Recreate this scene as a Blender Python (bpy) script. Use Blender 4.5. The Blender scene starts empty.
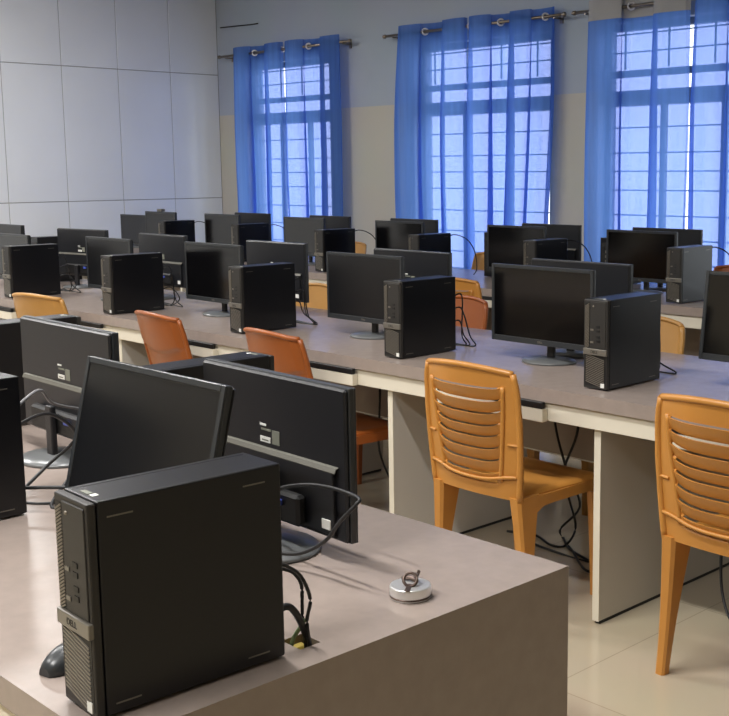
import bpy, bmesh, math, random
from mathutils import Vector, Matrix
random.seed(7)
PI = math.pi
SC = bpy.context.scene
COL = SC.collection

# ---------------------------------------------------------------- materials
def srgb(r, g, b):
    f = lambda c: (c/255/12.92) if c/255 <= .04045 else ((c/255+.055)/1.055)**2.4
    return (f(r), f(g), f(b), 1)

def mat(name, col, rough=.5, metal=0., spec=.5, var=0., scale=8., bump=0., bscale=200., coat=0.):
    m = bpy.data.materials.new(name); m.use_nodes = True
    nt = m.node_tree; n = nt.nodes; b = n['Principled BSDF']
    b.inputs['Base Color'].default_value = col
    b.inputs['Roughness'].default_value = rough
    b.inputs['Metallic'].default_value = metal
    b.inputs['Specular IOR Level'].default_value = spec
    if coat: b.inputs['Coat Weight'].default_value = coat
    tc = n.new('ShaderNodeTexCoord')
    if var:
        no = n.new('ShaderNodeTexNoise'); no.inputs['Scale'].default_value = scale; no.inputs['Detail'].default_value = 5
        nt.links.new(tc.outputs['Object'], no.inputs['Vector'])
        r = n.new('ShaderNodeValToRGB')
        r.color_ramp.elements[0].position = .3; r.color_ramp.elements[1].position = .7
        r.color_ramp.elements[0].color = tuple(c*(1-var) for c in col[:3])+(1,)
        r.color_ramp.elements[1].color = tuple(min(1, c*(1+var)) for c in col[:3])+(1,)
        nt.links.new(no.outputs['Fac'], r.inputs['Fac']); nt.links.new(r.outputs['Color'], b.inputs['Base Color'])
    if bump:
        no2 = n.new('ShaderNodeTexNoise'); no2.inputs['Scale'].default_value = bscale
        nt.links.new(tc.outputs['Object'], no2.inputs['Vector'])
        bp = n.new('ShaderNodeBump'); bp.inputs['Strength'].default_value = bump; bp.inputs['Distance'].default_value = .001
        nt.links.new(no2.outputs['Fac'], bp.inputs['Height']); nt.links.new(bp.outputs['Normal'], b.inputs['Normal'])
    return m

M = {}
M['laminate'] = mat('brown_laminate', srgb(148, 135, 127), .27, var=.05, scale=30, bump=.05, bscale=400)
M['cream'] = mat('cream_board', srgb(214, 207, 190), .5, var=.02, scale=3)
M['board'] = mat('grey_white_board', srgb(196, 192, 184), .5, var=.02, scale=3)
M['modesty'] = mat('modesty_board', srgb(150, 138, 128), .5, var=.03, scale=4)
M['black'] = mat('black_plastic', srgb(24, 24, 27), .45, bump=.25, bscale=900)
M['case'] = mat('black_painted_steel', srgb(11, 12, 17), .33, spec=.5, bump=.15, bscale=1200)
M['front'] = mat('charcoal_front', srgb(38, 36, 34), .5, bump=.2, bscale=900)
M['slat'] = mat('vent_slat_metal', srgb(128, 122, 112), .35, metal=.5)
M['badge'] = mat('badge_grey', srgb(120, 116, 108), .35, metal=.4)
M['bezel'] = mat('monitor_bezel', srgb(44, 47, 50), .32)
M['screen'] = mat('screen_glass', srgb(7, 7, 9), .13, spec=.6)
M['screen_matt'] = mat('screen_matt', srgb(18, 19, 22), .3, spec=.5)
M['back'] = mat('monitor_back', srgb(24, 25, 29), .38, bump=.1, bscale=900)
M['ledge'] = mat('ledge_grey', srgb(88, 86, 78), .45)
M['base'] = mat('stand_base', srgb(96, 98, 99), .28)
M['white'] = mat('label_white', srgb(225, 225, 220), .5)
M['grey'] = mat('label_grey', srgb(120, 122, 110), .5)
M['blue'] = mat('plug_blue', srgb(60, 80, 170), .4)
M['port'] = mat('port_black', srgb(10, 10, 11), .5)
M['steel'] = mat('steel', srgb(226, 226, 226), .3, metal=.75)
M['darkmetal'] = mat('dark_metal', srgb(96, 82, 76), .35, metal=.8)
M['cable'] = mat('cable_black', srgb(22, 22, 24), .5)
M['cablegreen'] = mat('cable_green', srgb(120, 140, 100), .5)
M['yellow'] = mat('tape_yellow', srgb(150, 130, 40), .6)
M['cablegrey'] = mat('cable_grey', srgb(120, 120, 122), .4)
M['ochre'] = mat('ochre_plastic', srgb(186, 128, 58), .38, var=.05, scale=10)
M['ochre2'] = mat('pale_ochre_plastic', srgb(184, 136, 72), .4, var=.05, scale=10)
M['terra'] = mat('terracotta_plastic', srgb(150, 80, 32), .36, var=.06, scale=10)
M['wallL'] = mat('wall_panel', srgb(230, 234, 239), .22, var=.02, scale=2)
M['groove'] = mat('panel_groove', srgb(150, 150, 150), .7)
M['ceil'] = mat('ceiling_paint', srgb(200, 202, 204), .8)
M['wallB'] = mat('wall_beige', srgb(196, 186, 164), .8)
M['frame'] = mat('window_frame', srgb(120, 128, 140), .5)
M['bars'] = mat('window_bars', srgb(120, 124, 134), .5)
M['header'] = mat('curtain_header', srgb(168, 169, 172), .8)
M['ring'] = mat('grommet_metal', srgb(225, 225, 228), .3, metal=.3)
M['rod'] = mat('rod_metal', srgb(150, 140, 128), .3, metal=.9)

def wall_two_tone():
    m = bpy.data.materials.new('wall_two_tone'); m.use_nodes = True
    nt = m.node_tree; n = nt.nodes; b = n['Principled BSDF']; b.inputs['Roughness'].default_value = .55
    g = n.new('ShaderNodeNewGeometry'); s = n.new('ShaderNodeSeparateXYZ'); nt.links.new(g.outputs['Position'], s.inputs[0])
    c = n.new('ShaderNodeMath'); c.operation = 'GREATER_THAN'; c.inputs[1].default_value = 2.015
    nt.links.new(s.outputs['Z'], c.inputs[0])
    no = n.new('ShaderNodeTexNoise'); no.inputs['Scale'].default_value = 1.3; nt.links.new(g.outputs['Position'], no.inputs['Vector'])
    mx = n.new('ShaderNodeMix'); mx.data_type = 'RGBA'; nt.links.new(c.outputs[0], mx.inputs['Factor'])
    mx.inputs['A'].default_value = srgb(196, 193, 182); mx.inputs['B'].default_value = srgb(172, 183, 198)
    mv = n.new('ShaderNodeMix'); mv.data_type = 'RGBA'; mv.blend_type = 'MULTIPLY'; mv.inputs['Factor'].default_value = .15
    nt.links.new(mx.outputs['Result'], mv.inputs['A']); nt.links.new(no.outputs['Color'], mv.inputs['B'])
    nt.links.new(mv.outputs['Result'], b.inputs['Base Color'])
    return m
M['wallW'] = wall_two_tone()

def floor_mat():
    m = bpy.data.materials.new('floor_tiles'); m.use_nodes = True
    nt = m.node_tree; n = nt.nodes; b = n['Principled BSDF']; b.inputs['Roughness'].default_value = .16
    g = n.new('ShaderNodeNewGeometry'); mp = n.new('ShaderNodeMapping'); mp.inputs['Location'].default_value = (1.99, 0, 0)
    nt.links.new(g.outputs['Position'], mp.inputs['Vector'])
    br = n.new('ShaderNodeTexBrick'); br.offset = 0; br.inputs['Scale'].default_value = 1
    br.inputs['Brick Width'].default_value = .8; br.inputs['Row Height'].default_value = .8
    br.inputs['Mortar Size'].default_value = .0022; br.inputs['Mortar Smooth'].default_value = .2
    br.inputs['Color1'].default_value = srgb(184, 171, 148); br.inputs['Color2'].default_value = srgb(180, 167, 145)
    br.inputs['Mortar'].default_value = srgb(160, 147, 125)
    nt.links.new(mp.outputs[0], br.inputs['Vector'])
    no = n.new('ShaderNodeTexNoise'); no.inputs['Scale'].default_value = 2.2; no.inputs['Detail'].default_value = 6
    nt.links.new(g.outputs['Position'], no.inputs['Vector'])
    mv = n.new('ShaderNodeMix'); mv.data_type = 'RGBA'; mv.blend_type = 'MULTIPLY'; mv.inputs['Factor'].default_value = .12
    nt.links.new(br.outputs['Color'], mv.inputs['A']); nt.links.new(no.outputs['Color'], mv.inputs['B'])
    nt.links.new(mv.outputs['Result'], b.inputs['Base Color'])
    return m
M['floor'] = floor_mat()

def curtain_mat():
    m = bpy.data.materials.new('sheer_blue_curtain'); m.use_nodes = True
    nt = m.node_tree; n = nt.nodes; n.remove(n['Principled BSDF']); out = n['Material Output']
    tr = n.new('ShaderNodeBsdfTransparent'); tr.inputs['Color'].default_value = (.30, .34, .62, 1)
    tl = n.new('ShaderNodeBsdfTranslucent'); tl.inputs['Color'].default_value = (.20, .40, .95, 1)
    df = n.new('ShaderNodeBsdfDiffuse'); df.inputs['Color'].default_value = (.16, .35, .86, 1)
    tc = n.new('ShaderNodeTexCoord'); no = n.new('ShaderNodeTexNoise'); no.inputs['Scale'].default_value = 3
    mp = n.new('ShaderNodeMapping'); mp.inputs['Scale'].default_value = (6, 6, .3)
    nt.links.new(tc.outputs['Object'], mp.inputs['Vector']); nt.links.new(mp.outputs[0], no.inputs['Vector'])
    mr = n.new('ShaderNodeMapRange'); mr.inputs['From Min'].default_value = .3; mr.inputs['From Max'].default_value = .7
    mr.inputs['To Min'].default_value = .50; mr.inputs['To Max'].default_value = .62
    nt.links.new(no.outputs['Fac'], mr.inputs['Value'])
    a = n.new('ShaderNodeMixShader'); a.inputs[0].default_value = .45
    nt.links.new(tl.outputs[0], a.inputs[1]); nt.links.new(df.outputs[0], a.inputs[2])
    c = n.new('ShaderNodeMixShader'); nt.links.new(mr.outputs[0], c.inputs[0])
    nt.links.new(tr.outputs[0], c.inputs[1]); nt.links.new(a.outputs[0], c.inputs[2])
    nt.links.new(c.outputs[0], out.inputs['Surface'])
    return m
M['curtain'] = curtain_mat()

def glass_mat():
    m = bpy.data.materials.new('window_glass'); m.use_nodes = True
    nt = m.node_tree; n = nt.nodes; n.remove(n['Principled BSDF']); out = n['Material Output']
    tr = n.new('ShaderNodeBsdfTransparent'); tr.inputs['Color'].default_value = (.93, .95, .96, 1)
    gl = n.new('ShaderNodeBsdfGlossy'); gl.inputs['Roughness'].default_value = .03
    mx = n.new('ShaderNodeMixShader'); mx.inputs[0].default_value = .06
    nt.links.new(tr.outputs[0], mx.inputs[1]); nt.links.new(gl.outputs[0], mx.inputs[2]); nt.links.new(mx.outputs[0], out.inputs['Surface'])
    return m
M['glass'] = glass_mat()

def emit(name, col, s):
    m = bpy.data.materials.new(name); m.use_nodes = True
    b = m.node_tree.nodes['Principled BSDF']; b.inputs['Emission Color'].default_value = col; b.inputs['Emission Strength'].default_value = s
    return m

# ---------------------------------------------------------------- mesh helpers
def T(x=0, y=0, z=0): return Matrix.Translation((x, y, z))
def R(a, ax): return Matrix.Rotation(a, 4, ax)

def add_box(bm, x0, x1, y0, y1, z0, z1, bev=0., mi=0, mx=None, seg=1):
    t = bmesh.new(); bmesh.ops.create_cube(t, size=1)
    bmesh.ops.transform(t, matrix=T((x0+x1)/2, (y0+y1)/2, (z0+z1)/2) @ Matrix.Diagonal((x1-x0, y1-y0, z1-z0, 1)), verts=t.verts)
    if bev: bmesh.ops.bevel(t, geom=list(t.edges), offset=bev, segments=seg, affect='EDGES', profile=.5)
    merge(bm, t, mi, mx)

def merge(bm, t, mi=0, mx=None, smooth=False):
    vm = {}
    for v in t.verts:
        co = mx @ v.co if mx else v.co
        vm[v] = bm.verts.new(co)
    for f in t.faces:
        try: nf = bm.faces.new([vm[v] for v in f.verts])
        except ValueError: continue
        nf.material_index = mi if mi else f.material_index; nf.smooth = f.smooth or smooth
    t.free()

def add_lathe(bm, prof, seg=32, sx=1, sy=1, mi=0, mx=None):
    t = bmesh.new(); rings = []
    for r, z in prof:
        if r < 1e-6: rings.append([t.verts.new((0, 0, z))])
        else: rings.append([t.verts.new((r*sx*math.cos(2*PI*i/seg), r*sy*math.sin(2*PI*i/seg), z)) for i in range(seg)])
    for a, b in zip(rings, rings[1:]):
        for i in range(seg):
            j = (i+1) % seg
            if len(a) == 1 and len(b) == 1: continue
            if len(a) == 1: f = t.faces.new((a[0], b[i], b[j]))
            elif len(b) == 1: f = t.faces.new((a[i], a[j], b[0]))
            else: f = t.faces.new((a[i], a[j], b[j], b[i]))
            f.smooth = True
    bmesh.ops.recalc_face_normals(t, faces=t.faces)
    merge(bm, t, mi, mx)

def catmull(pts, n=6):
    P = [Vector(p) for p in pts]; P = [P[0]]+P+[P[-1]]; out = []
    for i in range(1, len(P)-2):
        for k in range(n):
            t = k/n
            out.append(.5*((2*P[i])+(-P[i-1]+P[i+1])*t+(2*P[i-1]-5*P[i]+4*P[i+1]-P[i+2])*t*t+(-P[i-1]+3*P[i]-3*P[i+1]+P[i+2])*t**3))
    out.append(P[-2]); return out

def add_tube(bm, pts, r=.003, seg=8, smooth=5, closed=False, mi=0):
    P = catmull(pts, smooth) if smooth else [Vector(p) for p in pts]
    rings = []; up = Vector((0, 0, 1)); n = len(P)
    for i, p in enumerate(P):
        d = (P[min(i+1, n-1)]-P[max(i-1, 0)])
        if closed: d = P[(i+1) % n]-P[i-1]
        d.normalize()
        a = d.cross(up)
        if a.length < 1e-3: a = d.cross(Vector((1, 0, 0)))
        a.normalize(); b = d.cross(a)
        rings.append([bm.verts.new(p+a*r*math.cos(2*PI*k/seg)+b*r*math.sin(2*PI*k/seg)) for k in range(seg)])
    rr = list(zip(rings, rings[1:]))+([(rings[-1], rings[0])] if closed else [])
    for A, B in rr:
        for k in range(seg):
            f = bm.faces.new((A[k], A[(k+1) % seg], B[(k+1) % seg], B[k])); f.smooth = True; f.material_index = mi
    if not closed:
        bm.faces.new(rings[0][::-1]); bm.faces.new(rings[-1])

def add_prism(bm, poly, axis, a0, a1, mi=0, mx=None, bev=0.):
    """poly of 2D points extruded along axis ('x': poly=(y,z); 'y': (x,z); 'z': (x,y))"""
    t = bmesh.new()
    def P(p, a): return {'x': (a, p[0], p[1]), 'y': (p[0], a, p[1]), 'z': (p[0], p[1], a)}[axis]
    A = [t.verts.new(P(p, a0)) for p in poly]; B = [t.verts.new(P(p, a1)) for p in poly]
    t.faces.new(A); t.faces.new(B[::-1]); n = len(poly)
    for i in range(n): t.faces.new((A[i], A[(i+1) % n], B[(i+1) % n], B[i]))
    bmesh.ops.recalc_face_normals(t, faces=t.faces)
    if bev: bmesh.ops.bevel(t, geom=list(t.edges), offset=bev, segments=1, affect='EDGES')
    merge(bm, t, mi, mx)

def add_text(bm, s, size, mx, mi=0):
    cu = bpy.data.curves.new('t', 'FONT'); cu.body = s; cu.size = size; cu.align_x = 'CENTER'; cu.align_y = 'CENTER'; cu.extrude = .0004
    o = bpy.data.objects.new('t', cu); COL.objects.link(o)
    me = bpy.data.meshes.new_from_object(o)
    t = bmesh.new(); t.from_mesh(me); merge(bm, t, mi, mx)
    bpy.data.objects.remove(o); bpy.data.curves.remove(cu); bpy.data.meshes.remove(me)

def obj(name, bm, m, parent=None, label=None):
    me = bpy.data.meshes.new(name); bm.normal_update(); bm.to_mesh(me); bm.free()
    for k in (m if isinstance(m, (list, tuple)) else [m]): me.materials.append(M[k] if isinstance(k, str) else k)
    o = bpy.data.objects.new(name, me); COL.objects.link(o)
    if parent: o.parent = parent
    if label: o['label'] = label
    return o
def box(name, m, parent, *a, **k):
    bm = bmesh.new(); add_box(bm, *a, **k); return obj(name, bm, m, parent)
def struct(o): o['kind'] = 'structure'; return o
def tag(o, label, cat, group=None):
    o['label'] = label; o['category'] = cat
    if group: o['group'] = group
    return o
def empty(name, loc=(0, 0, 0), rz=0):
    o = bpy.data.objects.new(name, None); COL.objects.link(o); o.location = loc; o.rotation_euler = (0, 0, rz)
    o.empty_display_size = .1; return o
def copy_tree(o, parent=None):
    c = o.copy(); COL.objects.link(c); c.parent = parent
    for ch in o.children: copy_tree(ch, c)
    return c

# ---------------------------------------------------------------- room
XL, XR, YB, YW, ZC = -10.43, 2.6, -3.6, 7.1, 3.5
struct(box('floor', 'floor', None, XL-.2, XR+.2, YB-.2, YW+.2, -.1, 0))
struct(box('ceiling', 'ceil', None, XL-.2, XR+.2, YB-.2, YW+.2, ZC, ZC+.1))
struct(box('wall_right', 'wallB', None, XR, XR+.15, YB, YW, 0, ZC))
struct(box('wall_back', 'wallB', None, XL, XR, YB-.15, YB, 0, ZC))
bm = bmesh.new()
add_box(bm, XL-.15, XL-.008, YB, YW+.22, 0, ZC, mi=1)
ys = [YW]; y = 6.53
while y > YB: ys.append(y); y -= .585
ys.append(YB); zs = [0, 1.165, 2.43, ZC]
for a, b in zip(ys, ys[1:]):
    for c, d in zip(zs, zs[1:]):
        add_box(bm, XL-.012, XL, b+.0035, a-.0035, c+.0035, d-.0035, bev=.002)
struct(obj('wall_left', bm, ['wallL', 'groove']))
# window wall with openings
WIN = [(-9.95, -8.62), (-7.47, -5.93), (-5.46, -3.93), (-3.2, -1.9), (-.9, .4)]
ZS, ZT = .55, 2.50
bm = bmesh.new(); x = XL
for a, b in WIN:
    add_box(bm, x, a, YW, YW+.22, 0, ZC); add_box(bm, a, b, YW, YW+.22, 0, ZS); add_box(bm, a, b, YW, YW+.22, ZT, ZC); x = b
add_box(bm, x, XR, YW, YW+.22, 0, ZC)
struct(obj('wall_window', bm, 'wallW'))
for i, (a, b) in enumerate(WIN):
    w = struct(empty('window_%d' % (i+1), ((a+b)/2, YW+.12, ZS)))
    hw = (b-a)/2; H = ZT-ZS
    bm = bmesh.new(); t = .05
    add_box(bm, -hw, -hw+t, -.03, .03, 0, H); add_box(bm, hw-t, hw, -.03, .03, 0, H)
    add_box(bm, -hw+t, hw-t, -.03, .03, 0, t); add_box(bm, -hw+t, hw-t, -.03, .03, H-t, H)
    add_box(bm, -hw+t, hw-t, -.06, .06, 1.355, 1.465)     # transom 1.905..2.015
    add_box(bm, -hw+t, hw-t, -.02, .02, 1.565, 1.615)
    for fx in (-.34, .34):
        add_box(bm, hw*fx*.98-.02, hw*fx*.98+.02, -.02, .02, t, 1.355)
    o = obj('frame', bm, 'frame', w); o['label'] = 'grey window frame with a thick transom'
    bm = bmesh.new()
    for z in (.2, .375, .55, .735, .875, 1.01, 1.195, 1.74, 1.87):
        add_box(bm, -hw+t, hw-t, -.055, -.045, z-.005, z+.005)
    for k in (1, 3, 5, 7):
        add_box(bm, -hw+2*hw*k/8-.006, -hw+2*hw*k/8+.006, -.055, -.045, 1.62, H-t)
    obj('grille', bm, 'bars', w)
    bm = bmesh.new(); add_box(bm, -hw+t, hw-t, .004, .008, t, H-t); obj('glass_pane', bm, 'glass', w)
    bm = bmesh.new(); add_box(bm, -hw-.02, hw+.02, -.16, .08, -.03, 0, bev=.004); obj('window_sill', bm, 'cream', w)

# thin wire pinned high on the window wall
bm = bmesh.new(); add_tube(bm, [(-10.35, 7.092, 2.905), (-10.1, 7.09, 2.898), (-9.84, 7.092, 2.89), (-9.7, 7.092, 2.89)], .006)
o = obj('wall_wire', bm, 'cable'); tag(o, 'short dark wire fixed high on the window wall by the panelled corner', 'wire')

# ---------------------------------------------------------------- curtains
def curtain(x0, x1, rings, label, group, seed, header='curtain', z0=.3, waves=None, gather=0., bow=0., off=0.):
    rnd = random.Random(seed)
    t = empty('curtain', ((x0+x1)/2, 7.0, z0)); tag(t, label, 'curtain', group)
    W = x1-x0; zr = 2.595; zt = 2.665
    nr = len(rings)
    waves = waves or nr/2
    N, Kz = 150, 44
    ph = [rnd.uniform(0, 6.28) for _ in range(6)]
    def P(u, v):      # v: 0 top, 1 bottom
        z = zt+(z0-zt)*v
        th = u*PI*(nr-1)+PI*0.0
        # ring crossings at th = k*pi
        amp = .042*(1-.25*v)
        th2 = u*PI*(2*nr)+ph[0]+.8*math.sin(3*u+ph[2])
        y = amp*math.cos(th+PI/2)*(1+.2*math.sin(5*u+ph[1]))+(.3+.7*v)*.016*math.sin(th2)
        xo = -(.042+.022*min(1, v*3))*math.sin(2*th) - .022*(.35+.65*v)*math.sin(2*th2+.6)
        w = W*(1+.01*math.sin(4*v))
        x = (u-.5)*w+xo*(1 if 0 < u < 1 else .3)+gather*(v**1.3)*(u-.0)+bow*math.sin(PI*min(1, v*1.1))*(1-u)
        y += .006*math.sin(9*v+5*u+ph[3])*v
        return Vector((x, y, z-z0))
    nh = 2
    def grid(v0, v1, k, name, m, par):
        bm = bmesh.new()
        g = [[bm.verts.new(P(i/N, v0+(v1-v0)*j/k)) for i in range(N+1)] for j in range(k+1)]
        for j in range(k):
            for i in range(N):
                f = bm.faces.new((g[j][i], g[j][i+1], g[j+1][i+1], g[j+1][i])); f.smooth = True
        return obj(name, bm, m, par)
    hb = .062 if header != 'curtain' else .05
    h = grid(0, hb, 3, 'header_band', header, t)
    if header != 'curtain': h['label'] = 'pale grey header band'
    grid(hb, 1, Kz, 'drape', 'curtain', t)
    for rx in rings:
        bm = bmesh.new()
        pts = [(0, .024*math.cos(a), .024*math.sin(a)) for a in [2*PI*k/16 for k in range(16)]]
        add_tube(bm, [Vector(p) for p in pts], .008, 8, 0, closed=True)
        o = obj('grommet', bm, 'ring', t); o.location = (rx-(x0+x1)/2, 0, zr-z0); o.rotation_euler = (0, 0, -.8)
    return t
G1 = 'blue sheer curtain panels on the windows'
curtain(-9.99, -9.19, [-9.88, -9.64, -9.41, -9.2], 'blue sheer curtain panel nearest the white panelled wall', G1, 1, off=0)
curtain(-9.14, -8.34, [-9.04, -8.79, -8.56, -8.42], 'blue sheer curtain panel on the corner window, the one beside the bare wall pier', G1, 2)
curtain(-7.53, -6.73, [-7.46, -7.22, -6.98, -6.77], 'blue sheer curtain panel bulging at its outer edge on the middle window', G1, 3, bow=-.05)
curtain(-6.675, -5.83, [-6.69, -6.54, -6.36, -6.12, -5.9], 'blue sheer curtain panel with bright daylight slit along its edge, middle window', G1, 4, gather=-.12)
curtain(-5.47, -4.6, [-5.34, -5.10, -4.85, -4.65], 'wide blue sheer curtain panel with pale grey header band', G1, 5, header='header')
curtain(-4.55, -3.80, [-4.5, -4.3, -4.1, -3.85], 'blue sheer curtain panel hanging past the grey-headed one, cut by the picture edge', G1, 6)
for (a, b, lab) in ((-10.25, -8.2, 'thin curtain rod of the corner window'), (-7.73, -5.72, 'thin curtain rod above the middle window curtains'), (-5.62, -3.6, 'thin curtain rod carrying the grey-headed curtain')):
    t = empty('curtain_rod', ((a+b)/2, 7.0, 2.595)); tag(t, lab, 'curtain rod', 'curtain rods over the windows')
    h = (b-a)/2
    bm = bmesh.new(); add_tube(bm, [(-h, 0, 0), (h, 0, 0)], .0125, 10, 0); obj('rod', bm, 'rod', t)
    for s in (-1, 1):
        bm = bmesh.new(); add_lathe(bm, [(0, -.02), (.012, -.02), (.018, -.01), (.018, .012), (.01, .02), (0, .02)], 12, mx=T(s*h, 0, 0) @ R(PI/2, 'Y')); obj('finial', bm, 'rod', t)
        bm = bmesh.new(); add_box(bm, s*(h-.1)-.006, s*(h-.1)+.006, 0, .1, -.02, -.008); add_box(bm, s*(h-.1)-.015, s*(h-.1)+.015, .09, .1, -.05, .03); obj('wall_bracket', bm, 'rod', t)

# ---------------------------------------------------------------- desks
def desk(y0, y1, xr, xl, panels, trays, label, end_panel=False, hole=None, z=.75):
    t = empty('computer_desk', ((xr+xl)/2, (y0+y1)/2, 0)); tag(t, label, 'desk', None)
    cx, cy = (xr+xl)/2, (y0+y1)/2
    X = lambda v: v-cx
    Y = lambda v: v-cy
    bm = bmesh.new(); e = .045; xt_ = xr-(.026 if end_panel else 0)
    if hole:
        hx0, hx1, hy0, hy1 = hole
        add_box(bm, X(xl), X(hx0), Y(y0), Y(y1), z-e, z); add_box(bm, X(hx1), X(xt_), Y(y0), Y(y1), z-e, z)
        add_box(bm, X(hx0), X(hx1), Y(y0), Y(hy0), z-e, z); add_box(bm, X(hx0), X(hx1), Y(hy1), Y(y1), z-e, z)
    else: add_box(bm, X(xl), X(xr), Y(y0), Y(y1), z-e, z)
    obj('tabletop', bm, 'laminate', t)
    for s, yy in ((1, y0), (-1, y1)):
        ya, yb = sorted((yy+s*.012, yy+s*.03))
        bm = bmesh.new(); add_box(bm, X(xl), X(xr-(.03 if end_panel else 0)), Y(ya), Y(yb), .642, z-e-.001, bev=.001); obj('front_rail', bm, 'cream', t)
    for px in panels:
        bm = bmesh.new(); add_box(bm, X(px-.0125), X(px+.0125), Y(y0+.0315), Y(y1-.0315), .012, .70, mi=0)
        add_box(bm, X(px-.0128), X(px+.0128), Y(y0+.0285), Y(y0+.0315), .010, .66, mi=1)
        add_box(bm, X(px-.0128), X(px+.0128), Y(y1-.0315), Y(y1-.0285), .010, .66, mi=1)
        p = obj('side_panel', bm, ['board', 'cream'], t)
        bm = bmesh.new(); add_box(bm, X(px-.010), X(px+.010), Y(y0+.04), Y(y1-.04), 0, .012); obj('shadow_gap_strip', bm, 'port', p)  # black strip paints the shadow gap between panel and floor
    if end_panel:
        bm = bmesh.new(); add_box(bm, X(xr-.026), X(xr), Y(y0), Y(y1), 0, z); obj('end_panel', bm, 'laminate', t)
    bm = bmesh.new(); add_box(bm, X(xl), X(xr-.03), Y(cy-.01), Y(cy+.01), .405, .66); add_box(bm, X(xl), X(xr-.03), Y(cy-.012), Y(cy+.012), .40, .405, mi=1)
    obj('modesty_panel', bm, ['modesty', 'white'], t)
    for (tx0, tx1, side) in trays:
        yy = y0 if side < 0 else y1; s = -side
        # tray board, cream front, black strip painting the shaded recess above it
        f = lambda a, b: sorted((Y(yy+s*a), Y(yy+s*b)))
        bm = bmesh.new(); a, b = f(-.016, .011)
        add_box(bm, X(tx0), X(tx1), a, b, .640, .684, bev=.002)
        k = obj('keyboard_tray', bm, 'cream', t)
        bm = bmesh.new(); a, b = f(-.018, -.0005); add_box(bm, X(tx0), X(tx1), a, b, .6845, .706, bev=.002); o = obj('tray_recess_shade', bm, 'port', k); o['label'] = 'black strip painted for the shaded recess above the tray'
    return t
HOLE = (-1.352, -1.306, .998, 1.036)
desk(.65, 1.555, -1.25, -6.2, [-2.2, -3.15, -4.1], [], 'brown laminate computer desk with full end panel, round steel case lying on it', end_panel=True, hole=HOLE)
tr = [(a-.53, a-.05, -1) for a in (-.37, -1.345, -2.318, -3.255, -4.182, -5.152, -6.132, -7.1)]
desk(2.82, 3.70, .9, -8.3, [-8.0, -7.04, -6.07, -5.10, -4.12, -3.143, -2.178, -1.22, -.25, .7], tr, 'long middle computer desk with white rails and chairs pushed in', z=.75)
desk(5.0, 5.9, .3, -10.1, [-10.0, -9.0, -8.0, -7.04, -6.07, -5.10, -4.12, -3.148, -2.186, -1.22, -.25], [(a-.58, a, -1) for a in (-2.5, -3.5, -4.5, -5.5, -6.5, -7.5)], 'computer desk standing closest to the curtained windows')

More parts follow.
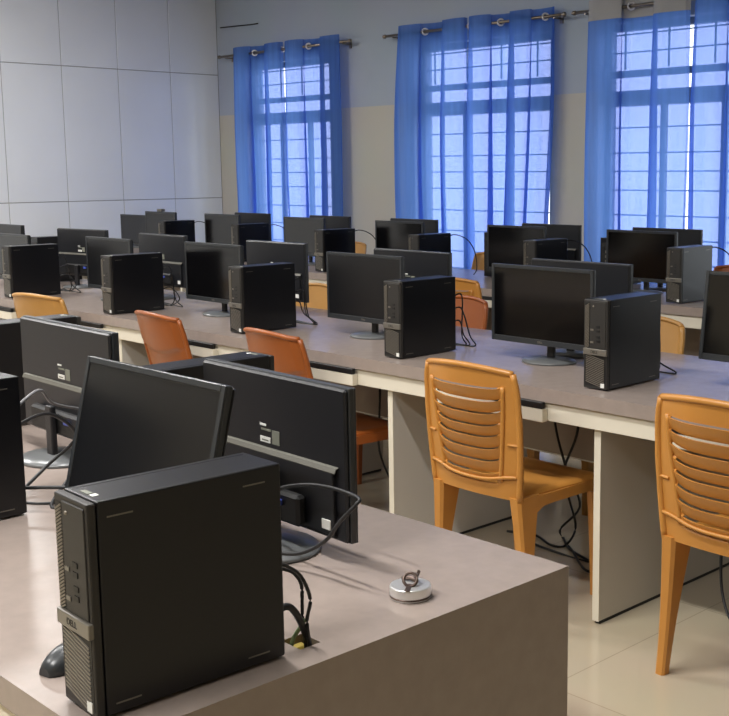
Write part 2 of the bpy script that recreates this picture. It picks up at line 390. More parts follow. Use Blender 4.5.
# ---------------------------------------------------------------- computer tower (front faces -Y)
def make_tower():
    t = empty('computer_tower')
    w, d, h = .093, .292, .29; x0, x1, y0, y1 = -w/2, w/2, -d/2, d/2
    bm = bmesh.new(); add_box(bm, x0, x1, y0+.014, y1, .004, h, bev=.0025, seg=2)
    for (yy, zz) in ((y0+.045, .018), (y0+.045, h-.022), (y1-.045, .018), (y1-.045, h-.022)):
        add_box(bm, x1-.001, x1+.0006, yy-.018, yy+.018, zz-.001, zz+.001, mi=1)
    add_box(bm, x0+.012, x0+.013, y0+.02, y1-.01, h-.0005, h+.0004, mi=2)
    add_box(bm, x0+.02, x1-.02, y1-.002, y1+.001, .10, .24, mi=2)
    obj('case', bm, ['case', 'badge', 'port'], t)
    # front bezel
    bm = bmesh.new()
    add_box(bm, x0, x1, y0, y0+.013, .004, h-.001, bev=.003, seg=2)
    add_box(bm, x0+.026, x1-.006, y0-.002, y0+.001, .134, h-.008, bev=.001)           # raised drive and port panel
    f = obj('front_bezel', bm, 'front', t)
    bm = bmesh.new()       # diagonal vent slats: narrow column and lower field
    add_box(bm, x0+.004, x0+.024, y0-.0006, y0+.001, .134, h-.012, mi=1); add_box(bm, x0+.005, x1-.005, y0-.0006, y0+.001, .012, .110, mi=1)
    n = 30
    for i in range(n):
        z = .136+i*(h-.150)/n
        add_box(bm, -.0095, .0095, -.0012, .0012, -.0011, .0011, mx=T(x0+.014, y0-.0008, z) @ R(-.5, 'Y'))
    for i in range(16):
        z = .014+i*.0058
        add_box(bm, -.037, .037, -.0012, .0012, -.0012, .0012, mx=T(0, y0-.0008, z+.004) @ R(-.0, 'Y') @ R(.22, 'Y'))
    obj('vent', bm, ['slat', 'port'], t)
    bm = bmesh.new(); add_box(bm, x0+.002, x1+.001, y0-.006, y0+.002, .112, .133, bev=.002, seg=2)
    b = obj('badge', bm, 'badge', t); b['label'] = 'grey badge block across the front'
    bm = bmesh.new(); add_text(bm, 'DELL', .013, T(0, y0-.0062, .1225) @ R(PI/2, 'X')); obj('lettering', bm, 'front', b)
    for z in (.158, .171, .190, .203):
        bm = bmesh.new(); add_box(bm, .005, .018, y0-.0032, y0-.001, z-.0035, z+.0035); obj('port', bm, 'port', t)
    for z in (.155, .180, .196):
        pass
    for z in (.150, .190):
        bm = bmesh.new(); add_box(bm, -.018, -.006, y0-.0032, y0-.001, z, z+.006); obj('port_label', bm, 'badge', t)
    bm = bmesh.new(); add_lathe(bm, [(0, .002), (.0025, .0015), (.003, 0)], 12, mx=T(-.008, y0-.002, h-.022) @ R(PI/2, 'X')); obj('power_button', bm, 'slat', t)
    bm = bmesh.new(); add_box(bm, x1-.023, x1-.009, y0-.0022, y0-.0004, .010, .024); obj('sticker', bm, 'white', t, 'small white square sticker')
    # small pale service label on the top
    bm = bmesh.new(); add_box(bm, x0+.030, x0+.052, y0+.022, y0+.030, h, h+.0006); add_box(bm, x0+.056, x0+.066, y0+.022, y0+.031, h, h+.0006, mi=1); obj('top_label', bm, ['grey', 'white'], t)
    # rear
    bm = bmesh.new(); add_box(bm, x0+.012, x1-.012, y1, y1+.002, .03, .26)
    for k in range(6): add_box(bm, -.02, .006, y1+.002, y1+.006, .06+k*.028, .075+k*.028, mi=1)
    add_box(bm, .010, .028, y1+.002, y1+.007, .20, .24, mi=2); add_box(bm, -.028, -.024, y1+.002, y1+.004, .04, .25, mi=1)
    obj('rear_panel', bm, ['front', 'badge', 'port'], t)
    return t
TW = make_tower()
used = {}
def place(proto, loc, rz, label, cat, group, rx=0):
    k = proto.name
    o = proto if k not in used else copy_tree(proto)
    used[k] = 1
    o.location = loc; o.rotation_euler = (rx, 0, rz); tag(o, label, cat, group)
    return o
ZD = .7502
GT = 'black small form factor computer towers on the desks'
def tower(xr, yf, rz, label):     # xr: +X side, yf: smaller y
    return place(TW, (xr-.0465, yf+.148, ZD), rz, label, 'computer', GT)
tower(-1.304, .673, -0.037, 'big black tower at the end of the brown-ended desk, metal vent slats on its front')
tower(-2.250, .735, 0.03, 'black tower cut by the picture edge, tangled cables behind it')
tower(-2.093, 1.255, PI, 'dark tower half hidden behind the monitor whose back carries a white sticker')
tower(-3.075, 1.305, PI, 'dark tower hidden behind the monitor back at the far end of the brown-ended desk')
R2T = [(-2.19, 2.905, 'black tower between a glossy monitor and the slatted chair by the picture edge'),
       (-3.128, 2.89, 'black tower behind the slatted ochre chair on the middle desk'),
       (-4.125, 2.885, 'black tower directly behind the terracotta chair with visible seat'),
       (-5.165, 2.85, 'black tower behind the smaller terracotta chair back'),
       (-6.27, 2.85, 'black tower behind the light ochre chair, nearest the picture edge on the middle desk')]
for x, y, l in R2T: tower(x, y, 0, l)
for x, l in ((-7.0, 'dark tower showing its rear sockets beside the tall monitor back'),):
    tower(x, 3.37, PI, l)
R3T = [(-3.36, 5.08, 'bluish black tower in front of the grey-headed curtain'),
       (-4.35, 5.08, 'black tower with bright top, against the bare pier between two curtained windows'),
       (-5.30, 5.06, 'black tower with bright badge, before the wide middle window'),
       (-6.25, 5.06, 'black tower in front of the blank wall between the corner and middle windows'),
       (-7.42, 5.18, 'black tower in front of the corner window'),
       (-8.40, 5.14, 'black tower farthest along the window-side desk, against the panelled wall')]
for x, y, l in R3T: tower(x, y, 0, l)
for x, l in ((-4.15, 'tower seen from its socketed rear beside the wide glossy monitor by the window'), (-5.10, 'tower seen from its socketed rear at the edge of the middle window')):
    tower(x, 5.55, PI, l)

# ---------------------------------------------------------------- monitor (screen faces -Y)
def make_monitor(scr):
    t = empty('computer_monitor')
    W, Hm = .476, .286; z0 = .066; z1 = z0+Hm; yf = -.056
    bm = bmesh.new()
    add_box(bm, -W/2, W/2, yf, yf+.014, z0, z1, bev=.003, seg=2)
    obj('housing', bm, 'bezel', t)
    bm = bmesh.new(); add_box(bm, -W/2+.014, W/2-.014, yf-.0008, yf+.002, z0+.022, z1-.014)
    obj('screen', bm, scr, t)
    bm = bmesh.new()
    for a in ((-W/2, -W/2+.013, z0, z1), (W/2-.013, W/2, z0, z1), (-W/2+.013, W/2-.013, z1-.013, z1), (-W/2+.013, W/2-.013, z0, z0+.021)):
        add_box(bm, a[0]+.0004, a[1]-.0004, yf-.003, yf+.001, a[2]+.0004, a[3]-.0004, bev=.0012)
    b = obj('bezel', bm, 'bezel', t)
    bm = bmesh.new(); add_text(bm, 'DELL', .011, T(0, yf-.0032, z0+.0105) @ R(PI/2, 'X')); obj('lettering', bm, 'slat', b)
    # back: thin upper plate, thick lower body with a sloping ledge
    yb = yf+.014
    bm = bmesh.new()
    add_box(bm, -W/2+.002, W/2-.002, yb-.001, yb+.008, z0+.002, z1-.002, bev=.004)
    poly = [(yb+.007, z0+.008), (yb+.016, z0+.012), (yb+.018, z0+.130), (yb+.014, z0+.1375), (yb+.007, z0+.1395)]
    add_prism(bm, poly, 'x', -W/2+.03, W/2-.03, bev=.002)
    add_box(bm, -.13, .13, yb+.018, yb+.040, z0+.016, z0+.075, bev=.006, mi=1)
    obj('back_cover', bm, ['back', 'port'], t)
    bm = bmesh.new(); add_prism(bm, [(yb+.0187, z0+.131), (yb+.0145, z0+.1388), (yb+.0083, z0+.1405), (yb+.0083, z0+.139), (yb+.0135, z0+.1375), (yb+.0178, z0+.129)], 'x', -W/2+.022, W/2-.022)
    obj('vent_ledge', bm, 'ledge', t, 'sloping ledge across the back, its caught light painted in grey')  # paler grey paints the light reflected by the upward slope
    bm = bmesh.new()
    add_box(bm, -.030, .004, yb+.008, yb+.0092, z0+.149, z0+.160, mi=0)       # white label
    add_box(bm, -.024, -.002, yb+.0092, yb+.0096, z0+.152, z0+.155, mi=1)
    add_box(bm, -.026, .006, yb+.008, yb+.0092, z0+.172, z0+.176, mi=1)
    add_box(bm, -.030, -.010, yb+.008, yb+.0092, z0+.181, z0+.185, mi=0)
    add_box(bm, .010, .034, yb+.008, yb+.0092, z0+.149, z0+.176, mi=1)
    for v in bm.verts: v.co.x *= -1
    bmesh.ops.reverse_faces(bm, faces=bm.faces)
    obj('rating_label', bm, ['white', 'grey'], t, 'white and grey rating stickers')
    bm = bmesh.new(); add_box(bm, -W/2+.038, -W/2+.063, yb+.016, yb+.0185, z0+.022, z0+.040); obj('sticker', bm, 'white', t, 'small white square sticker on the back')
    bm = bmesh.new(); add_box(bm, -.085, -.060, yb+.040, yb+.047, z0+.05, z0+.062, bev=.002); obj('video_plug', bm, 'blue', t, 'blue video plug')
    # stand
    bm = bmesh.new(); add_box(bm, -.016, .016, yb+.0405, yb+.056, .010, z0+.07, bev=.004, seg=2); obj('stand_neck', bm, 'black', t)
    bm = bmesh.new(); add_lathe(bm, [(0, 0), (.104, 0), (.106, .003), (.103, .008), (.06, .013), (.02, .016), (0, .016)], 48, 1, .86, mx=T(0, yb+.034, 0)); obj('stand_base', bm, 'base', t)
    return t
MG = make_monitor('screen'); MM = make_monitor('screen_matt')
GM = 'black flat computer monitors on the desks'
def monitor(x, y, rz, label, proto=None, rx=0, dz=0):
    return place(proto or MG, (x, y, ZD+dz), rz, label, 'monitor', GM)
# a tilted monitor: tilt head only (everything but neck and base)
TILTS = []
def tilt(o, a, zc=.14, dz=0): TILTS.append((o, a, zc, dz)); return o
def do_tilt(o, a, zc=.14, dz=0):
    mx = T(0, 0, zc+dz) @ R(a, 'X') @ T(0, 0, -zc)
    for ch in o.children:
        if not ch.name.startswith('stand'): ch.matrix_local = mx @ ch.matrix_local
    return o
o = monitor(-1.868, 1.115, 0, 'tilted monitor showing its dark matt screen behind the big end tower', MM); tilt(o, -.24, .16, -.02)
o = monitor(-1.787, 1.27, PI-.035, 'monitor seen from behind, white sticker and looping cable, near the round steel case'); tilt(o, 0, .16, -.035)
M2 = o
o = monitor(-2.65, 1.29, PI-.02, 'monitor seen from behind at the far end of the brown-ended desk, cables below it'); tilt(o, 0, .16, -.02)
for x, y, l, m in ((-1.80, 3.26, 'monitor cut by the picture edge beside the end tower of the middle desk', MG),
                (-2.695, 3.235, 'glossy black monitor with faint window reflections behind the slatted chair', MG),
                (-3.665, 3.235, 'charcoal-grey screen monitor on round foot, second along the middle desk', MM),
                (-4.775, 3.235, 'glossy black monitor on round foot between two terracotta chairs', MG),
                (-5.775, 3.235, 'dark grey monitor above the tower behind the smaller terracotta chair', MM),
                (-6.96, 3.235, 'monitor with reddish reflection at the picture edge of the middle desk', MG)):
    o = monitor(x, y, 0, l, m, dz=0)
    if x > -2: tilt(o, -.12, .16, .015)
    if x < -6: tilt(o, 0, .16, -.03)
    if -6 < x < -5: tilt(o, 0, .16, -.01)
for x, y, rz, l in ((-2.74, 3.415, 0, 'monitor back peeking above the glossy one nearest the end of the middle desk'),
                (-3.67, 3.415, 0, 'monitor facing the windows behind the charcoal-grey screen'),
                (-4.64, 3.415, 0, 'monitor facing the windows, seen behind the tower of the terracotta chair'),
                (-5.68, 3.415, 0, 'monitor back with ledge and hanging cable, middle desk'),
                (-6.58, 3.415, .15, 'tall monitor back with white sticker rising against the panelled wall'),
                (-7.62, 3.415, 0, 'monitor back touching the picture edge against the panelled wall')):
    monitor(x, y, PI+rz, l)
R3F = [(-3.825, 'wide glossy monitor in front of the grey-headed curtain'), (-4.76, 'glossy monitor at the edge of the middle window'),
       (-5.82, 'glossy monitor where the bare wall meets the middle window'), (-6.86, 'glossy monitor in front of the corner window, next to the bare wall'),
       (-7.92, 'glossy monitor before the corner, between panelled wall and window'), (-8.84, 'small grey-looking monitor against the panelled wall')]
for x, l in R3F: monitor(x, 5.43, 0, l, dz=0)
R3B = [(-3.86, 'monitor top showing behind the wide glossy one at the grey-headed curtain'), (-4.73, 'monitor back against the bare pier between window curtains'),
       (-5.99, 'monitor top showing behind the one at the middle window'), (-6.92, 'monitor top peeking before the corner window curtains'),
       (-7.92, 'raised monitor top at the foot of the corner curtain'), (-9.62, 'black monitor at the far end of the window-side desk')]
for x, l in R3B:
    if x < -9: o = monitor(x, 5.63, 0, l); tilt(o, 0, .16, -.05)
    else: monitor(x, 5.63, PI, l)
for a in TILTS: do_tilt(*a)
for ch in M2.children:
    if ch.name.startswith('stand_base'): ch.location.y += .03; ch.location.x -= .07

# ---------------------------------------------------------------- chairs (sitter faces +Y; back at y=0, origin on the floor)
def make_chair(kind, m):
    t = empty('plastic_chair'); W = .405; hw = W/2; zs = .43; zt = .825; D = .41
    # backrest grid
    NU, NV = 28, 92
    zb = .415
    def half(v): return hw*(.93+.07*math.sin(PI*min(1, v*.9)))*(1 if v < .9 else (1-.03*((v-.9)/.1)**2))
    def inner(v): return .60+.20*v
    def P(u, v, off=0):
        x = u*half(v); a = 1-u*u
        z = zb+(zt-zb)*v + (.018*a if v > .999 else .018*a*v**6)
        y = -.045*a*(.35+.65*v) + .012*(1-v) - (.085*(v-.15) if kind == 'solid' else .02*v)
        if kind == 'slat' and .1 < v < .86 and abs(u) < inner(v):
            k = (v-.1)/.76*8; y -= .014*(k-math.floor(k))-.004
        if kind == 'slat': z += .020*min(1, abs(u)/inner(v))**4*math.sin(PI*v)
        if kind == 'solid':
            # curved lip below a handle band
            c = .70-.10*a
            if v > c: y -= .012*min(1, (v-c)/.04)*(1 if abs(u) < .86 else 0)
            if abs(u) < .86: y -= .004
        return Vector((x, y+off, z))
    bm = bmesh.new(); th = .007
    rows = [i/NV for i in range(NV+1)]
    gap = set()
    if kind == 'slat':
        for k in range(1, 9):
            gap.add(int((.1+.76*k/8)*NV))
        gap.update(range(int(.115*NV), int(.115*NV)+4))
    def cut(i, j):
        if kind != 'slat': return False
        u = abs((i+.5)/NU*2-1); v = (j+.5)/NV
        return j in gap and u < inner(v)-.04
    F = {}; B = {}
    def vf(i, j, s):
        d = F if s == 0 else B
        if (i, j) not in d: d[(i, j)] = bm.verts.new(P(i/NU*2-1, j/NV, -th if s else 0))
        return d[(i, j)]
    for j in range(NV):
        for i in range(NU):
            if cut(i, j): continue
            for s in (0, 1):
                q = [vf(i, j, s), vf(i+1, j, s), vf(i+1, j+1, s), vf(i, j+1, s)]
                f = bm.faces.new(q if s else q[::-1]); f.smooth = (kind != 'slat')
            for (di, dj, e) in ((-1, 0, ((i, j), (i, j+1))), (1, 0, ((i+1, j), (i+1, j+1))), (0, -1, ((i, j), (i+1, j))), (0, 1, ((i, j+1), (i+1, j+1)))):
                a, b = i+di, j+dj
                if a < 0 or a >= NU or b < 0 or b >= NV or cut(a, b):
                    bm.faces.new((vf(*e[0], 0), vf(*e[1], 0), vf(*e[1], 1), vf(*e[0], 1)))
    # rolled top rim and side flanges
    rim = [P(u/14*2-1, 1, -.004) for u in range(15)]
    add_tube(bm, rim, .010, 8, 2)
    for s in (-1, 1):
        side = [P(s, v/8, -.006) for v in range(9)]
        add_tube(bm, side, .011, 8, 2)
    if kind == 'slat':
        for s in (-1, 1):       # ribs bounding the slats
            add_tube(bm, [P(s*(inner(v/8)+.02), v/8, -.008) for v in range(1, 8)], .0075, 6, 2)
        add_tube(bm, [P(-.97+i/8*1.94, .17-.03*(1-(i/4-1)**2), -.011) for i in range(9)], .006, 6, 2)
        for s in (-1, 1): add_tube(bm, [P(s*(.80+.17*i/3), .40, -.008) for i in range(4)], .005, 6, 2)
    bmesh.ops.recalc_face_normals(bm, faces=bm.faces)
    obj('backrest', bm, m, t)
    # seat: dished slab with skirts
    bm = bmesh.new(); n1, n2 = 20, 20
    def S(i, j, low=0):
        u = i/n1*2-1; v = j/n2
        w = hw*(.90+.10*v) if v < .9 else hw*(1-.06*((v-.9)/.1)**2)
        dish = .016*(1-u*u)*math.sin(PI*min(1, v*1.05))**1 if v < .95 else 0
        edge = .012*max(0, abs(u)-.88)/.12+.012*max(0, v-.93)/.07
        return Vector((u*w, .012+v*D, zs+.006-dish-edge-low))
    top = [[bm.verts.new(S(i, j)) for i in range(n1+1)] for j in range(n2+1)]
    bot = [[bm.verts.new(S(i, j, .008)) for i in range(n1+1)] for j in range(n2+1)]
    for j in range(n2):
        for i in range(n1):
            f = bm.faces.new((top[j][i], top[j][i+1], top[j+1][i+1], top[j+1][i])); f.smooth = True
            f = bm.faces.new((bot[j][i], bot[j+1][i], bot[j+1][i+1], bot[j][i+1])); f.smooth = True
    for j in range(n2):
        bm.faces.new((top[j][0], top[j+1][0], bot[j+1][0], bot[j][0])); bm.faces.new((top[j+1][n1], top[j][n1], bot[j][n1], bot[j+1][n1]))
    for i in range(n1):
        bm.faces.new((top[0][i+1], top[0][i], bot[0][i], bot[0][i+1])); bm.faces.new((top[n2][i], top[n2][i+1], bot[n2][i+1], bot[n2][i]))
    for s in (-1, 1):      # arched side skirt
        pts = [(.012, zs-.01), (.012+D*.98, zs-.01)]
        low = []
        for k in range(13):
            v = 1-k/12; y = .012+D*.98*v
            d = .035+.075*max(0, 1-v/.28)**1.6+.05*max(0, (v-.84)/.16)**1.6
            low.append((y, zs-.01-d))
        a, b = (s*hw*.95-.006, s*hw*.95+.006)
        add_prism(bm, pts+low, 'x', a, b)
    for yy in (.012+D*.985, ):
        low = []
        for k in range(13):
            u = 1-k/12*2; low.append((u*hw*.93, zs-.012-.035-.05*abs(u)**5))
        add_prism(bm, [(-hw*.93, zs-.012), (hw*.93, zs-.012)]+low, 'y', yy-.012, yy)
    obj('seat', bm, m, t)
    def leg(x0, y0, x1, y1, zt, wt, wb, dt, db):
        bm = bmesh.new(); k = 8; rings = []
        for i in range(k+1):
            f = i/k; x = x0+(x1-x0)*f; y = y0+(y1-y0)*f; z = zt*(1-f)
            e = (1-f)**1.7
            w = wb+(wt-wb)*e; d = db+(dt-db)*e
            c = .2*min(w, d)
            P8 = [(-w/2+c, -d/2), (w/2-c, -d/2), (w/2, -d/2+c), (w/2, d/2-c), (w/2-c, d/2), (-w/2+c, d/2), (-w/2, d/2-c), (-w/2, -d/2+c)]
            rings.append([bm.verts.new((x+a, y+b, z)) for a, b in P8])
        for A, B in zip(rings, rings[1:]):
            for q in range(8): bm.faces.new((A[q], A[(q+1) % 8], B[(q+1) % 8], B[q]))
        bm.faces.new(rings[0]); bm.faces.new(rings[-1][::-1]); bmesh.ops.recalc_face_normals(bm, faces=bm.faces)
        return obj('leg', bm, m, t)
    for s in (-1, 1):
        leg(s*(hw-.030), .045, s*(hw+.0), .025, .425, .05, .032, .105, .034)
        leg(s*(hw-.022), D-.018, s*(hw-.03), D+.0, .40, .038, .027, .055, .027)
    return t
CA = make_chair('slat', 'ochre'); CT = make_chair('solid', 'terra'); CO = make_chair('solid', 'ochre2')
GC = 'orange plastic chairs at the desks'
def chair(p, x, y, rz, label): return place(p, (x, y, 0), rz, label, 'chair', GC)
chair(CA, -2.52, 2.65, -0.01, 'ochre plastic chair with slatted back, whole seat visible between white desk panels')
chair(CA, -1.612, 2.66, -.03, 'ochre plastic chair with slatted back, cut by the picture edge')
chair(CT, -3.59, 2.735, -.09, 'terracotta plastic chair whose seat edge and one leg show under the middle desk')
chair(CT, -4.42, 2.74, -.09, 'terracotta plastic chair of which only the back shows')
chair(CO, -5.575, 2.74, .17, 'pale ochre chair with curved handle lip, nearest the picture edge')
chair(CO, -2.74, 3.80, PI, 'ochre chair on the window side of the middle desk, behind the end tower')
chair(CT, -3.84, 3.84, PI, 'brown-orange chair on the window side of the middle desk, between two monitors')
chair(CO, -4.84, 3.76, PI, 'ochre chair on the window side of the middle desk, showing beside the charcoal-grey monitor')
chair(CA, -4.59, 4.68, 0, 'ochre slatted chair drawn up to the window-side desk')
chair(CO, -5.72, 6.18, PI+.1, 'ochre chair with rounded top right in front of the middle window curtains')
chair(CO, -7.45, 6.25, PI, 'ochre chair top against the bare wall between two windows')
chair(CT, -3.76, 6.28, PI, 'reddish chair top below the curtain at the picture edge')

# ---------------------------------------------------------------- small things
t = empty('steel_tin', (-1.345, 1.258, ZD)); tag(t, 'round polished steel case with a dark clasp ring lying near the desk edge', 'metal case')
bm = bmesh.new(); add_lathe(bm, [(0, .0), (.033, 0), (.0338, .0002), (.0343, .001), (.0345, .0016), (.0345, .0045), (.0345, .018), (.0343, .0195), (.0335, .0208), (.032, .0212), (.0318, .0212), (.03, .0212), (0, .0212)], 40); obj('case_body', bm, 'steel', t)
bm = bmesh.new(); add_lathe(bm, [(.0352, .003), (.0352, .006), (.0346, .006), (.0346, .003), (.0352, .003)], 40); obj('rim', bm, 'darkmetal', t)
bm = bmesh.new(); pts = [(.016*math.cos(a), .0, .016*math.sin(a)) for a in [2*PI*k/16 for k in range(16)]]
add_tube(bm, [R(-.75, 'X') @ R(.6, 'Z') @ Vector((p[0]*.7, p[1], p[2]*.7)) + Vector((.004, -.004, .031)) for p in pts], .0028, 6, 0, closed=True)
add_box(bm, -.004, .004, -.036, -.004, .0213, .0232, mx=R(.65, 'Z')); obj('clasp_ring', bm, 'darkmetal', t)
bm = bmesh.new(); add_tube(bm, [(-.012, .02, .024), (-.002, .016, .03), (.008, .012, .042)], .003, 6); add_tube(bm, [(-.026, .006, .0235), (-.012, .012, .026), (0, .014, .022)], .004, 6); obj('hinge', bm, 'darkmetal', t)

t = empty('computer_mouse', (-1.503, .745, ZD), PI+.2); tag(t, 'black computer mouse tucked beside the big end tower', 'mouse')
def mouse_body(lo, hi):
    bm = bmesh.new(); n, m_ = 24, 12; rings = []
    for j in range(m_+1):
        v = j/m_; y = -.055+.11*v; r = math.sin(PI*(.04+.92*v))**.5
        w = .031*r; h = .036*r*(.75+.35*v if v < .6 else .96)
        rings.append([bm.verts.new((w*math.cos(PI*k/n), y, h*math.sin(PI*k/n)**.8 if 0 < k < n else 0)) for k in range(n+1)])
    for A, B in zip(rings, rings[1:]):
        for k in range(n): f = bm.faces.new((A[k], A[k+1], B[k+1], B[k])); f.smooth = True
        bm.faces.new((A[0], B[0], B[n], A[n]))
    bm.faces.new(rings[0]); bm.faces.new(rings[-1][::-1]); bmesh.ops.recalc_face_normals(bm, faces=bm.faces)
    return bm
obj('shell', mouse_body(0, 1), 'bezel', t)
bm = bmesh.new(); add_lathe(bm, [(0, -.004), (.007, -.004), (.007, .004), (0, .004)], 16, mx=T(0, -.03, .031) @ R(PI/2, 'Y')); obj('scroll_wheel', bm, 'port', t)

t = box('hub', 'ledge', None, -.035, .035, -.02, .02, 0, .022, bev=.003); t.name = 'small_box'; t.location = (-8.84, 5.385, ZD+.353)
tag(t, 'tiny grey box resting on the top edge of the monitor by the panelled wall', 'box')

# ---------------------------------------------------------------- cables
def cable(label, runs, m='cable', r=.0035, group=None, name='cable'):
    bm = bmesh.new()
    for p in runs: add_tube(bm, p, r, 6, 6)
    o = obj(name, bm, m); tag(o, label, 'cable', group); return o
zt = ZD+.004
cable('dark cable looping from the near monitor back past the big end tower', [[(-1.70, 1.25, .86), (-1.656, 1.24, .881), (-1.583, 1.24, .899), (-1.513, 1.24, .905), (-1.453, 1.24, .901), (-1.446, 1.23, .893), (-1.478, 1.22, .858), (-1.519, 1.22, .815), (-1.576, 1.21, .782), (-1.638, 1.18, .772), (-1.66, 1.1, zt), (-1.5, 1.02, zt), (-1.38, .985, .80)]], r=.0035)
cable('black cable bending from the end tower into the desk hole', [[(-1.322, .975, .816), (-1.32, .991, .814), (-1.32, 1.006, .794), (-1.32, 1.018, .767), (-1.32, 1.024, .743), (-1.32, 1.024, .70)]], r=.0055)
cable('pair of thin dark cables running down behind the end tower', [[(-1.33, .974, .876), (-1.325, .986, .872), (-1.325, 1.004, .861), (-1.325, 1.017, .841), (-1.325, 1.018, .816), (-1.325, 1.018, .784), (-1.322, 1.02, .748), (-1.322, 1.02, .70)], [(-1.32, .974, .883), (-1.315, .985, .879), (-1.313, 1.008, .858), (-1.312, 1.023, .82), (-1.313, 1.017, .788), (-1.312, 1.019, .748), (-1.312, 1.019, .70)]], r=.0028)
cable('pale green cord emerging from the desk hole', [[(-1.338, 1.0, .72), (-1.332, 1.004, .755), (-1.324, 1.012, .775), (-1.318, 1.017, .788)]], 'cablegreen', r=.0035)
t = box('cable_bundle', 'yellow', None, -1.349, -1.324, 1.001, 1.033, .705, .742, bev=.006); tag(t, 'yellow taped lump seen inside the desk hole', 'cable bundle')
# tangled cables behind the tower at the picture edge
cable('grey cable arching from the cut-off tower to the far monitor back', [[(-2.30, 1.03, .96), (-2.36, 1.12, .985), (-2.46, 1.2, .93), (-2.52, 1.31, .89)]], 'cablegrey', r=.0035)
cable('black cable tangle lying between the cut-off tower and the far monitor foot', [
    [(-2.29, 1.03, .93), (-2.36, 1.14, .93), (-2.40, 1.22, .86), (-2.44, 1.16, .79), (-2.36, 1.06, zt), (-2.28, 1.12, zt), (-2.32, 1.2, .78)],
    [(-2.42, 1.31, .88), (-2.36, 1.26, .88), (-2.31, 1.18, .82), (-2.27, 1.09, zt), (-2.22, 1.12, zt), (-2.26, 1.2, zt)],
    [(-2.29, 1.03, .80), (-2.22, 1.10, .80), (-2.21, 1.18, .775), (-2.29, 1.24, zt)]], r=.004)
# cables on the middle desk and window-side desk
def desk_cables(xt, y, label, s=1):
    r = random.Random(xt)
    runs = []
    for k in range(3):
        dx = r.uniform(-.02, .02)
        runs.append([(xt+dx, y, ZD+.10+.05*k), (xt+dx+.01, y+.05, ZD+.11+.05*k), (xt+dx+r.uniform(-.03, .03), y+.09, ZD+.05), (xt+r.uniform(-.1, .06), y+.11, zt), (xt-.12*s-.05*k, y+.09+.03*k, zt), (xt-.22*s, y+.06+.02*k, zt), (xt-.3*s, y+.11, ZD+.03)])
    cable(label, runs, r=.003, group='cables behind the towers')
desk_cables(-2.236, 3.205, 'black cables trailing behind the end tower of the middle desk')
desk_cables(-3.175, 3.19, 'black cables trailing behind the tower of the slatted chair')
desk_cables(-4.17, 3.185, 'black cables trailing on the desk behind the terracotta chair tower')
desk_cables(-5.21, 3.15, 'black cables looped behind the tower of the smaller terracotta chair')
desk_cables(-6.31, 3.15, 'grey-black cables looped behind the tower of the pale ochre chair')
for x, y, l, e in ((-3.41, 5.385, 'thin cable curving off the bluish black tower', .10), (-4.4, 5.385, 'thin cable curving from the bright-topped tower to the curtain', .10), (-5.35, 5.365, 'thin cable rising past the middle window', .14), (-6.3, 5.365, 'thin cable arching from the tower before the blank wall', .12), (-7.47, 5.485, 'thin cable arching off the tower before the corner window', .1), (-8.45, 5.44, 'thin cable arching off the tower by the panelled wall', .1)):
    cable(l, [[(x, y, ZD+.26), (x+.02, y+.06, ZD+.275), (x+.05, y+.14, ZD+.24), (x+.07, y+.19, ZD+.16), (x+.07, y+.21, ZD+.05), (x+.05, y+.2, zt)]], r=.0035, group='thin cables off the window-side towers')
# floor cables under the middle desk
zf = .006
cable('black cables sprawled on the tiles under the middle desk, beside the slatted chair', [
    [(-2.68, 3.245, .66), (-2.66, 3.225, .52), (-2.60, 3.22, .36), (-2.72, 3.45, .15), (-2.869, 3.512, zf), (-2.678, 3.352, zf), (-2.52, 3.223, zf), (-2.473, 3.225, zf), (-2.48, 3.27, zf), (-2.586, 3.314, zf), (-2.70, 3.36, zf), (-2.80, 3.45, zf)],
    [(-3.02, 3.36, zf), (-2.911, 3.401, zf), (-2.785, 3.349, zf), (-2.735, 3.38, zf), (-2.74, 3.45, .06), (-2.70, 3.36, .2), (-2.62, 3.22, .34), (-2.56, 3.225, .5), (-2.55, 3.23, .64)],
    [(-2.50, 3.235, .66), (-2.48, 3.23, .5), (-2.475, 3.235, .42), (-2.45, 3.235, .25), (-2.46, 3.25, .1), (-2.55, 3.30, zf), (-2.75, 3.30, zf), (-2.93, 3.33, zf)]], r=.005)
cable('black cables hanging behind the terracotta chair leg', [
    [(-3.64, 3.245, .66), (-3.62, 3.22, .45), (-3.66, 3.25, .25), (-3.62, 3.3, .08), (-3.6, 3.33, zf)],
    [(-3.95, 3.2, .1), (-3.75, 3.25, .3), (-3.62, 3.26, .32), (-3.5, 3.25, .3), (-3.4, 3.25, .28)]], r=.005)
cable('thin black cable drooping to the floor behind the cut-off slatted chair', [[(-1.9, 3.235, .45), (-1.93, 3.2, .3), (-1.90, 3.15, .1), (-1.8, 3.1, zf), (-1.6, 3.08, zf), (-1.4, 3.1, zf)]], r=.005)

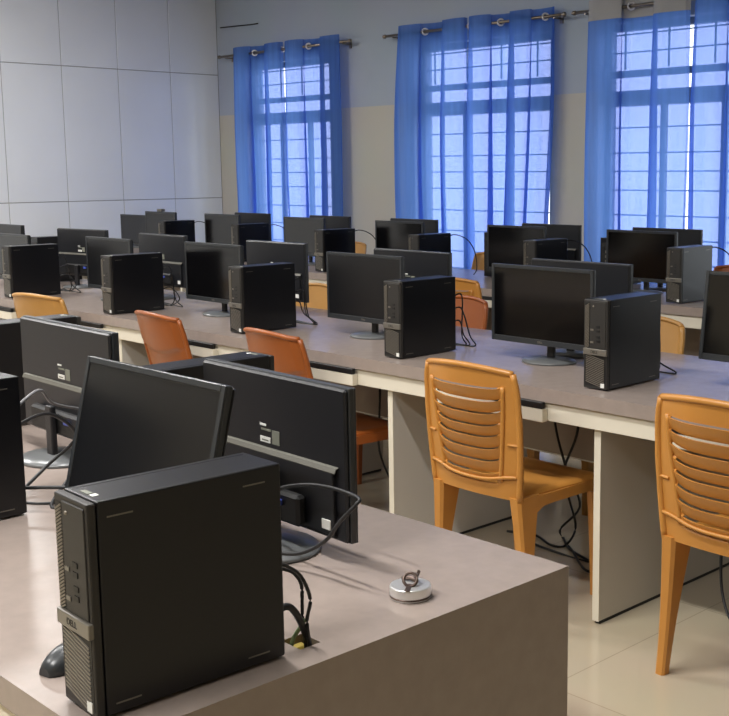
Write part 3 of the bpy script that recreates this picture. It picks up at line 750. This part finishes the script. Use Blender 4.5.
# ---------------------------------------------------------------- lights
def tube_light(x, y, s):
    t = empty('ceiling_light', (x, y, ZC-.06)); tag(t, 'white fluorescent tube light on the ceiling', 'ceiling light', 'ceiling tube lights')
    box('fitting', 'cream', t, -.62, .62, -.04, .04, .02, .06, bev=.004)
    bm = bmesh.new(); add_tube(bm, [(-.6, 0, 0), (.6, 0, 0)], .016, 10, 0); obj('tube', bm, TUBE, t)
    la = bpy.data.lights.new('tube_lamp', 'AREA'); la.shape = 'RECTANGLE'; la.size = 1.2; la.size_y = .12; la.energy = s; la.color = (1, .985, .965)
    lo = bpy.data.objects.new('tube_lamp', la); COL.objects.link(lo); lo.parent = t; lo.location = (0, 0, -.03)
TUBE = emit('tube_glow', (1, .95, .88, 1), 4)
for x, y, s in ((-1.6, -.9, 95), (-4.2, -.9, 80), (-2.3, 1.2, 85), (-4.9, 1.5, 55), (-7.6, 1.2, 130), (-8.3, 3.6, 50)):
    tube_light(x, y, s)

w = bpy.data.worlds.new('World'); SC.world = w; w.use_nodes = True
nt = w.node_tree; bg = nt.nodes['Background']
bg.inputs['Color'].default_value = (.93, .96, 1, 1); bg.inputs['Strength'].default_value = 3.2
for (a, b) in WIN:
    la = bpy.data.lights.new('window_portal', 'AREA'); la.shape = 'RECTANGLE'; la.size = b-a; la.size_y = ZT-ZS
    la.cycles.is_portal = True
    lo = bpy.data.objects.new('window_portal', la); COL.objects.link(lo); lo.location = ((a+b)/2, YW+.21, (ZS+ZT)/2); lo.rotation_euler = (-PI/2, 0, 0)

# ---------------------------------------------------------------- camera
P_, YW_, RO_ = math.radians(8.5116), math.radians(44.6535), math.radians(-.3523)
f = Vector((-math.sin(YW_)*math.cos(P_), math.cos(YW_)*math.cos(P_), -math.sin(P_)))
r0 = Vector((math.cos(YW_), math.sin(YW_), 0)); u0 = r0.cross(f)
r = r0*math.cos(RO_)+u0*math.sin(RO_); u = -r0*math.sin(RO_)+u0*math.cos(RO_)
cd = bpy.data.cameras.new('camera'); co = bpy.data.objects.new('camera', cd); COL.objects.link(co)
co.matrix_world = Matrix(((r.x, u.x, -f.x, 0), (r.y, u.y, -f.y, 0), (r.z, u.z, -f.z, 1.4505), (0, 0, 0, 1)))
cd.sensor_fit = 'HORIZONTAL'; cd.sensor_width = 36; cd.lens = 1160.5/729*36
cd.shift_x = (364.5-452.8)/729; cd.shift_y = (342.6-358)/729; cd.clip_start = .02
SC.camera = co
SC.view_settings.view_transform = 'Standard'; SC.view_settings.look = 'None'; SC.view_settings.gamma = 1; SC.view_settings.use_curve_mapping = False
SC.view_settings.exposure = 0
SC.cycles.use_denoising = True
SC.cycles.max_bounces = 10; SC.cycles.transparent_max_bounces = 24; SC.cycles.caustics_reflective = False; SC.cycles.caustics_refractive = False
SC.cycles.sample_clamp_indirect = 4
